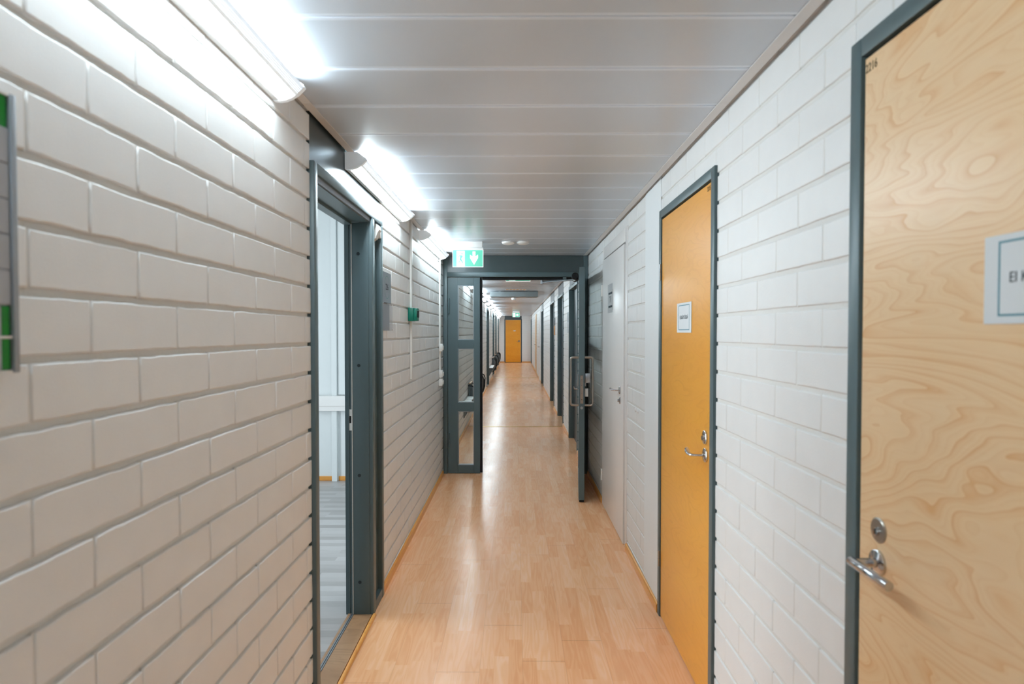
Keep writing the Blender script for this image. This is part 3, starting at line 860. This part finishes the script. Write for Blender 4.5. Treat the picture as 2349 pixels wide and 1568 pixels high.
exit_sign(-.104, .160, 22.4, 'small far green exit sign with right arrow above the end door', 'right')

# ------------------------------------------------------------------ ceiling fittings
def detector(x, y, rad, label, dz=.022):
    r = thing('smoke_detector', (x, y, ZC), label, 'smoke detector', 'ceiling detectors')
    MB().lathe([(0, 0), (rad, 0), (rad, .006), (0, .006)], (x, y, ZC), (0, 0, -1), 32).build('base', 'white_plastic', r, smooth=30)
    MB().lathe([(rad*.96, .006), (rad*.97, .010), (rad*.8, dz*.8), (rad*.5, dz), (0, dz+.001)], (x, y, ZC), (0, 0, -1), 32).build('cover', 'white_plastic', r, smooth=40)
    return r
detector(-.061, 5.33, .056, 'left of the two round white detectors on the ceiling')
detector(.0685, 5.33, .056, 'right of the two round white detectors on the ceiling')
detector(-.04, 13.9, .055, 'round white detector on the ceiling beyond the grey box', .05)
def ceiling_box():
    r = thing('ceiling_box', (0, 11.6, ZC), 'long grey box hung across the ceiling beyond the fire door', 'ceiling unit')
    MB().box(-.475, .43, 11.60, 11.95, 2.128, 2.222, .002).build('casing', 'duct', r)
    for x in (-.3, .26): MB().box(x-.02, x+.02, 11.66, 11.9, 2.222, ZC-.0005).build('bracket', 'alu_matt', r)
ceiling_box()
v = thing('ceiling_vent', (0, 11.2, ZC), 'slotted vent in the ceiling just before the grey box', 'vent')
m = MB()
m.box(-.19, .20, 11.05, 11.35, ZC-.004, ZC-.0005); m.build('vent_plate', 'ceil_trim', v)
m = MB()
for i in range(6):
    x = -.165+i*.062; m.box(x, x+.042, 11.10, 11.30, ZC-.0055, ZC-.0035)
m.build('vent_slot', 'birch_orange', v)

# ------------------------------------------------------------------ left wall fittings
# directory board at the left edge
def directory():
    y0, y1, z0, z1 = .585, .883, 1.392, 1.790
    r = thing('directory_board', (XL, .73, z0), 'aluminium framed directory board with green and grey rows at the left edge', 'sign board')
    MB().box(XL+.001, XL+.010, y0, y1, z0, z1).build('back_plate', 'alu_matt', r)
    for a, b in ((y1-.0095, y1), (y0, y0+.0095)):
        MB().box(XL+.001, XL+.021, a, b, z0, z1, .002).build('frame_rail', 'alu_matt', r, smooth=40)
    rows = [('board_green', 1.741, 1.786)] + [('board_grey', 1.4895+.0504*i, 1.4895+.0504*i+.0492) for i in range(5)] + [('board_green', 1.4455, 1.4875), ('board_green', 1.397, 1.4410)]
    for mt, a, b in rows:
        if mt == 'board_green':
            MB().box(XL+.010, XL+.0155, y0+.010, .8575, a, b, .0008, 1).build('grey_row', 'board_grey', r)
            MB().box(XL+.010, XL+.0155, .8580, y1-.0115, a, b, .0008, 1).build('green_row', 'board_green', r)
        else:
            MB().box(XL+.010, XL+.0165, y0+.010, y1-.010, a, b, .0008, 1).build('grey_row', 'board_grey', r)
    for a in (z1-.0035, z0, 1.4412): MB().box(XL+.010, XL+.0175, y0+.010, y1-.010, a, a+.0035).build('frame_rail', 'white_plastic', r)
directory()

# sensor in the narrow recess
def sensor():
    x = XL-.012
    r = thing('wall_sensor', (x, 3.25, 1.98), 'small white sensor high in the recess of the left door frame', 'sensor')
    MB().prism([(x, 1.935), (x+.018, 1.945), (x+.028, 1.975), (x+.038, 1.99), (x+.034, 2.01), (x+.02, 2.022), (x, 2.022)], 'Y', 3.215, 3.265).build('housing', 'white_plastic', r)
    MB().box(x, x+.030, 3.268, 3.30, 1.955, 1.995, .003).build('bracket', 'white_plastic', r, smooth=40)
sensor()

# room number plate with a clear pocket
def number_plate():
    x = XL+.002
    r = thing('room_sign', (XL, 3.5, 1.46), 'aluminium room plate numbered 226 with clear pocket beside the open doorway', 'door plate')
    MB().box(x, x+.003, 3.372, 3.612, 1.619, 1.792, .0006, 1).build('number_panel', 'alu_matt', r)
    m = MB(); n = 48; cy, cz, ra, rb = 3.500, 1.708, .066, .066
    pts = []
    for i in range(n):
        a, b = 2*PI*i/n, 2*PI*(i+1)/n
        for rr in ((1.0, .95),):
            m.poly([(x+.0034, cy+ra*math.cos(a), cz+rb*math.sin(a)), (x+.0034, cy+ra*math.cos(b), cz+rb*math.sin(b)),
                    (x+.0034, cy+ra*.95*math.cos(b), cz+rb*.95*math.sin(b)), (x+.0034, cy+ra*.95*math.cos(a), cz+rb*.95*math.sin(a))])
    m.build('ring_mark', 'box_green', r)
    lettering('lettering', '226', .05, 'black', r, on_left(x+.0034, cy, cz))
    MB().box(x, x+.002, 3.372, 3.57, 1.462, 1.612).build('insert_card', 'board_grey', r)
    MB().box(x+.003, x+.0045, 3.366, 3.650, 1.458, 1.620).build('clear_pocket', 'acrylic', r)
    for y, z in ((3.385, 1.466), (3.636, 1.466), (3.385, 1.612), (3.636, 1.612)):
        MB().lathe([(0, 0), (.005, 0), (.004, .003), (0, .003)], (x+.004, y, z), (1, 0, 0), 12).build('screw_head', 'chrome', r, smooth=40)
number_plate()

def conduit(y, z0, z1, w, label, extra=None):
    o = MB().box(XL+.001, XL+.016, y-w/2, y+w/2, z0, z1, .002).build('mounted_conduit', 'white_plastic', org=(XL, y, z0), smooth=40)
    return tag(o, label, 'conduit', 'vertical cable conduits on the left wall')
conduit(4.29, 1.122, ZC-.004, .100*.35, 'white cable conduit running down past the green call point')
conduit(5.93, .99, ZC-.004, .045, 'white cable conduit running down to the switches by the fire door')
# green call point
def call_point():
    y0, y1, z0, z1 = 4.20, 4.30, 1.528, 1.620
    x = XL+.0165
    r = thing('call_point', (XL, 4.25, z0), 'green break glass call point box on the white conduit', 'call point')
    MB().box(x-.0145, x+.022, y0, y1, z0, z1, .003).build('back_box', 'box_green', r, smooth=40)
    MB().box(x+.022, x+.046, y0+.002, y1-.002, z0+.002, z1-.002, .004).build('front_cover', 'box_green', r, smooth=40)
    MB().box(x+.046, x+.050, y0+.02, y1-.02, z0+.025, z1-.02, .001).build('glass_window', 'rubber', r)
call_point()
def switch(y, z0, z1, label):
    x = XL+.001
    r = thing('light_switch', (XL, y, z0), label, 'switch', 'white boxes on the conduit by the fire door')
    MB().box(x, x+.034, y-.042, y+.042, z0, z1, .004).build('box', 'white_plastic', r, smooth=40)
    MB().box(x+.034, x+.042, y-.026, y+.026, z0+.012, z1-.018, .003).build('rocker', 'white_plastic', r, smooth=40)
switch(5.93, 1.267, 1.339, 'topmost white box on the conduit before the fire door')
switch(5.93, 1.013, 1.084, 'middle white box on the conduit before the fire door')
switch(5.93, .932, 1.004, 'lowest white box just under the conduit before the fire door')
# pair of painted studs on the right brickwork
def studs():
    r = thing('wall_stud', (XR, 3.72, .971), 'pair of small white painted studs on the brick beside the white door', 'wall plug')
    for y in (3.70, 3.76):
        MB().lathe([(0, 0), (.013, 0), (.012, .006), (.006, .009), (0, .010)], (XR, y, .971), (-1, 0, 0), 16).build('stud', 'brick', r, smooth=40)
studs()

# ------------------------------------------------------------------ doors beyond the fire door
def frame_far(name, x, sgn, y0, y1, label, leaf='leaf_grey', transom='transom', top=2.07, recess=.055, post=.045, lit_sill=False):
    """sgn: +1 wall face looks to +x"""
    r = thing(name, (x, (y0+y1)/2, 0), label, 'door', kind='structure')
    X = lambda a, b: (min(x+sgn*a, x+sgn*b), max(x+sgn*a, x+sgn*b))
    a, b = X(-.10, .012)
    MB().box(a, b, y0, y0+post, 0, top, .002).build('frame_stile', 'steel', r, smooth=40)
    MB().box(a, b, y1-post, y1, 0, top, .002).build('frame_stile', 'steel', r, smooth=40)
    MB().box(a, b, y0+post, y1-post, top-post, top, .002).build('frame_head', 'steel', r, smooth=40)
    a, b = X(-.10, -recess)
    lf = MB().box(a, b, y0+post, y1-post, .005, top-post).build('door_leaf', leaf, r)
    hy = y0+post+.07
    a, b = X(-recess+.002, -recess+.05)
    MB().box(a, b, hy-.01, hy+.11, .99, 1.01, .003).build('door_handle', 'chrome', lf)
    if transom:
        a, b = X(-.06, -.002)
        MB().box(a, b, y0, y1, top, ZC+.03).build('transom_panel', transom, r)
    return r
lbR = ['grey framed doorway on the right directly behind the open fire door leaf', 'second dark grey doorway on the right beyond the fire door',
       'third dark grey doorway on the right beside the small orange plate', 'fourth dark grey doorway on the right before the thin white door', 'last dark doorway on the right near the end wall']
for i, (a, b) in enumerate(RF): frame_far('door_%d' % (6+i), XR, -1, a, b, lbR[i])
lbL = ['first grey doorway on the left beyond the fire door', 'second grey doorway on the left beyond the fire door behind the chairs', 'third grey doorway on the left beyond the fire door', 'last grey doorway on the left before the end wall']
for i, h in enumerate(LH[1:]): frame_far('door_%d' % (11+i), XL, 1, h[0], h[1], lbL[i], transom='steel_dark')
def slim_door(name, y0, y1, mat, fmat, label):
    r = thing(name, (XR, (y0+y1)/2, 0), label, 'door', kind='structure')
    MB().box(XR-.012, XR+.06, y0, y0+.04, 0, 2.10).build('frame_stile', fmat, r)
    MB().box(XR-.012, XR+.06, y1-.04, y1, 0, 2.10).build('frame_stile', fmat, r)
    MB().box(XR-.012, XR+.06, y0+.04, y1-.04, 2.06, 2.10).build('frame_head', fmat, r)
    lf = MB().box(XR-.020, XR+.04, y0+.045, y1-.045, .008, 2.055).build('door_leaf', mat, r)
    MB().tube([(XR-.02, y0+.12, 1.02), (XR-.07, y0+.12, 1.02), (XR-.07, y0+.24, 1.02)], .009, 10).build('door_handle', 'chrome', lf)
M_ = bpy.data.lights.new('end_wall_fill', 'AREA'); M_.shape = 'RECTANGLE'; M_.size = 1.9; M_.size_y = 1.1; M_.energy = 8; M_.color = (.86, .95, 1)  # unseen fill light added to brighten the end wall; the leaf behind is opaque
mo = bpy.data.objects.new('end_wall_fill', M_); COL.objects.link(mo); mo.location = (XR+.04, 28.22, 1.02); mo.rotation_euler = (0, PI/2, 0)
tag(mo, 'added unseen fill light at the last right doorway brightening the end wall', 'daylight', kind='structure')
slim_door('door_15', 18.0, 18.95, 'white_gloss', 'white_gloss', 'thin white door far along the right wall')
slim_door('door_16', 21.35, 22.3, 'birch', 'birch', 'pale wooden door far along the right wall')
# end door
def end_door():
    r = thing('door_17', (-.1, Y1, 0), 'orange wooden door at the far end of the corridor', 'door', kind='structure')
    x0, x1 = -.525, .32
    y = Y1-.012
    MB().box(x0, x0+.05, y, Y1+.09, 0, 2.10).build('frame_stile', 'steel_dark', r)
    MB().box(x1-.05, x1, y, Y1+.09, 0, 2.10).build('frame_stile', 'steel_dark', r)
    MB().box(x0+.05, x1-.05, y, Y1+.09, 2.05, 2.10).build('frame_head', 'steel_dark', r)
    MB().box(x0+.015, x1-.015, Y1-.004, Y1+.09, 2.10, ZC+.03).build('transom_panel', 'steel_dark', r)
    lf = MB().box(x0+.056, x1-.056, y+.006, Y1+.05, .02, 2.043).build('door_leaf', 'birch_far', r)
    MB().box(x0+.05, x1-.05, y+.02, Y1+.09, 0, .02).build('threshold', 'rubber', r)
    MB().box(.145, .215, y-.002, y+.006, .99, 1.07, .002).build('lock_plate', 'chrome', lf)
    MB().tube([(.18, y, 1.0), (.18, y-.05, 1.0), (.07, y-.05, 1.0)], .009, 10).build('door_handle', 'chrome', lf)
    MB().box(-.09, .02, y+.003, y+.006, 1.505, 1.55).build('name_plate', 'paper', lf)
end_door()
# small plates on the far right wall
def wall_plate(name, y0, y1, z0, z1, mat, label, rest=None):
    r = thing(name, (XR, (y0+y1)/2, z0), label, 'door plate')
    MB().box(XR-.010, XR-.001, y0, y1, z0, z1, .001, 1).build('plate', mat, r)
    if rest: MB().box(XR-.010, XR-.001, y0, y1, z1+.01, z1+.15, .001, 1).build('number_panel', rest, r)
wall_plate('room_sign', 8.44, 8.66, 1.44, 1.58, 'acrylic', 'pale room plate on the right wall just past the swing leaf', 'alu_matt')
wall_plate('room_sign', 11.40, 11.60, 1.40, 1.57, 'orange_sign', 'small orange plate under a dark one beside the third right doorway', 'leaf_grey')

# ------------------------------------------------------------------ seats along the left wall beyond the fire door
def wall_bench(y, n, label):
    r = thing('wall_bench', (XL, y, .22), label, 'bench', 'narrow benches on the left wall')
    for i in range(n):
        a = y+i*.44
        MB().box(XL+.006, XL+.105, a, a+.40, .442, .458, .003).build('seat_board', 'white_plastic', r, smooth=40)
        for yy in (a+.05, a+.33):
            MB().prism([(XL+.002, .225), (XL+.014, .225), (XL+.098, .442), (XL+.002, .442)], 'Y', yy, yy+.02).build('bracket', 'chair_grey', r)
wall_bench(8.62, 2, 'narrow white wall bench on brackets seen through the narrow glazed leaf')
wall_bench(17.15, 3, 'narrow white wall bench on brackets past the first left doorway')
def make_seat(loc, label):
    """tip-up seat folded flat against the wall; local x=0 is the wall, width along y"""
    r = thing('wall_mounted_chair', (0, 0, 0), label, 'chair', 'grey tip-up seats along the left wall')
    w = .44
    MB().box(.012, .040, -w/2, w/2, .30, .64, .010).build('backrest', 'chair_grey', r, smooth=40)
    MB().prism([(.044, .24), (.070, .22), (.096, .27), (.098, .52), (.084, .585), (.046, .57)], 'Y', -w/2+.02, w/2-.02).build('seat', 'chair_grey', r, smooth=40)
    MB().box(.008, .044, -w/2-.004, w/2+.004, .641, .656, .004).build('top_edge', 'oak', r, smooth=40)
    for s in (-1, 1):
        y = s*(w/2+.014)
        MB().tube([(.004, y, .62), (.06, y, .615), (.105, y, .585), (.125, y, .53), (.118, y, .36), (.085, y, .25), (.045, y, .215), (.004, y, .21)], .011, 10, 1.0, (0, 1, 0)).build('armrest', 'rubber', r, smooth=50)
    r.location = loc
    return r
ch = make_seat((XL+.001, 9.75, 0), 'folded grey wall seat seen through the narrow glazed leaf')
for y, t in ((12.15, 'folded grey wall seat just right of the narrow leaf edge beyond the fire door'), (19.45, 'nearest seat of the far cluster of grey wall seats on the left'),
             (20.0, 'second seat of the far cluster of grey wall seats, beside the second left doorway'), (22.05, 'third seat of the far cluster of grey wall seats on the left'), (24.6, 'furthest but one grey wall seat on the left'), (25.2, 'furthest grey wall seat on the left near the end wall')):
    copy_thing(ch, (XL+.001, y, 0), label=t)

# ------------------------------------------------------------------ camera and world
f_px, cx, cy = 1400.0, 1174.5, 791.4
pitch = math.atan((791.4-762)/f_px); yaw = math.atan(7.5/f_px)
fw = Vector((-math.sin(yaw)*math.cos(pitch), math.cos(yaw)*math.cos(pitch), -math.sin(pitch)))
rt = Vector((math.cos(yaw), math.sin(yaw), 0)); up = rt.cross(fw)
cam = bpy.data.cameras.new('camera'); co = bpy.data.objects.new('camera', cam); COL.objects.link(co)
co.matrix_world = Matrix(((rt.x, up.x, -fw.x, 0), (rt.y, up.y, -fw.y, 0), (rt.z, up.z, -fw.z, H_EYE), (0, 0, 0, 1)))
cam.sensor_fit = 'HORIZONTAL'; cam.sensor_width = 36; cam.lens = 36*f_px/2349
cam.shift_x = 0; cam.shift_y = (cy-784)/2349
cam.clip_start = .05; cam.clip_end = 200
cam.dof.use_dof = True; cam.dof.focus_distance = 5.2; cam.dof.aperture_fstop = 3.4
SC.camera = co
w = bpy.data.worlds.new('world'); SC.world = w; w.use_nodes = True
bg = w.node_tree.nodes['Background']; bg.inputs[0].default_value = (.75, .88, 1, 1); bg.inputs[1].default_value = .3
vs = SC.view_settings
SC.display_settings.display_device = 'sRGB'
vs.view_transform = 'Standard'; vs.look = 'None'; vs.exposure = 0.12; vs.gamma = 1.0; vs.use_curve_mapping = False
SC.cycles.use_denoising = True
SC.cycles.use_adaptive_sampling = True; SC.cycles.adaptive_threshold = .05
SC.cycles.max_bounces = 7; SC.cycles.diffuse_bounces = 5; SC.cycles.glossy_bounces = 4; SC.cycles.transparent_max_bounces = 24
SC.cycles.sample_clamp_indirect = 8.0
SC.cycles.use_light_tree = True
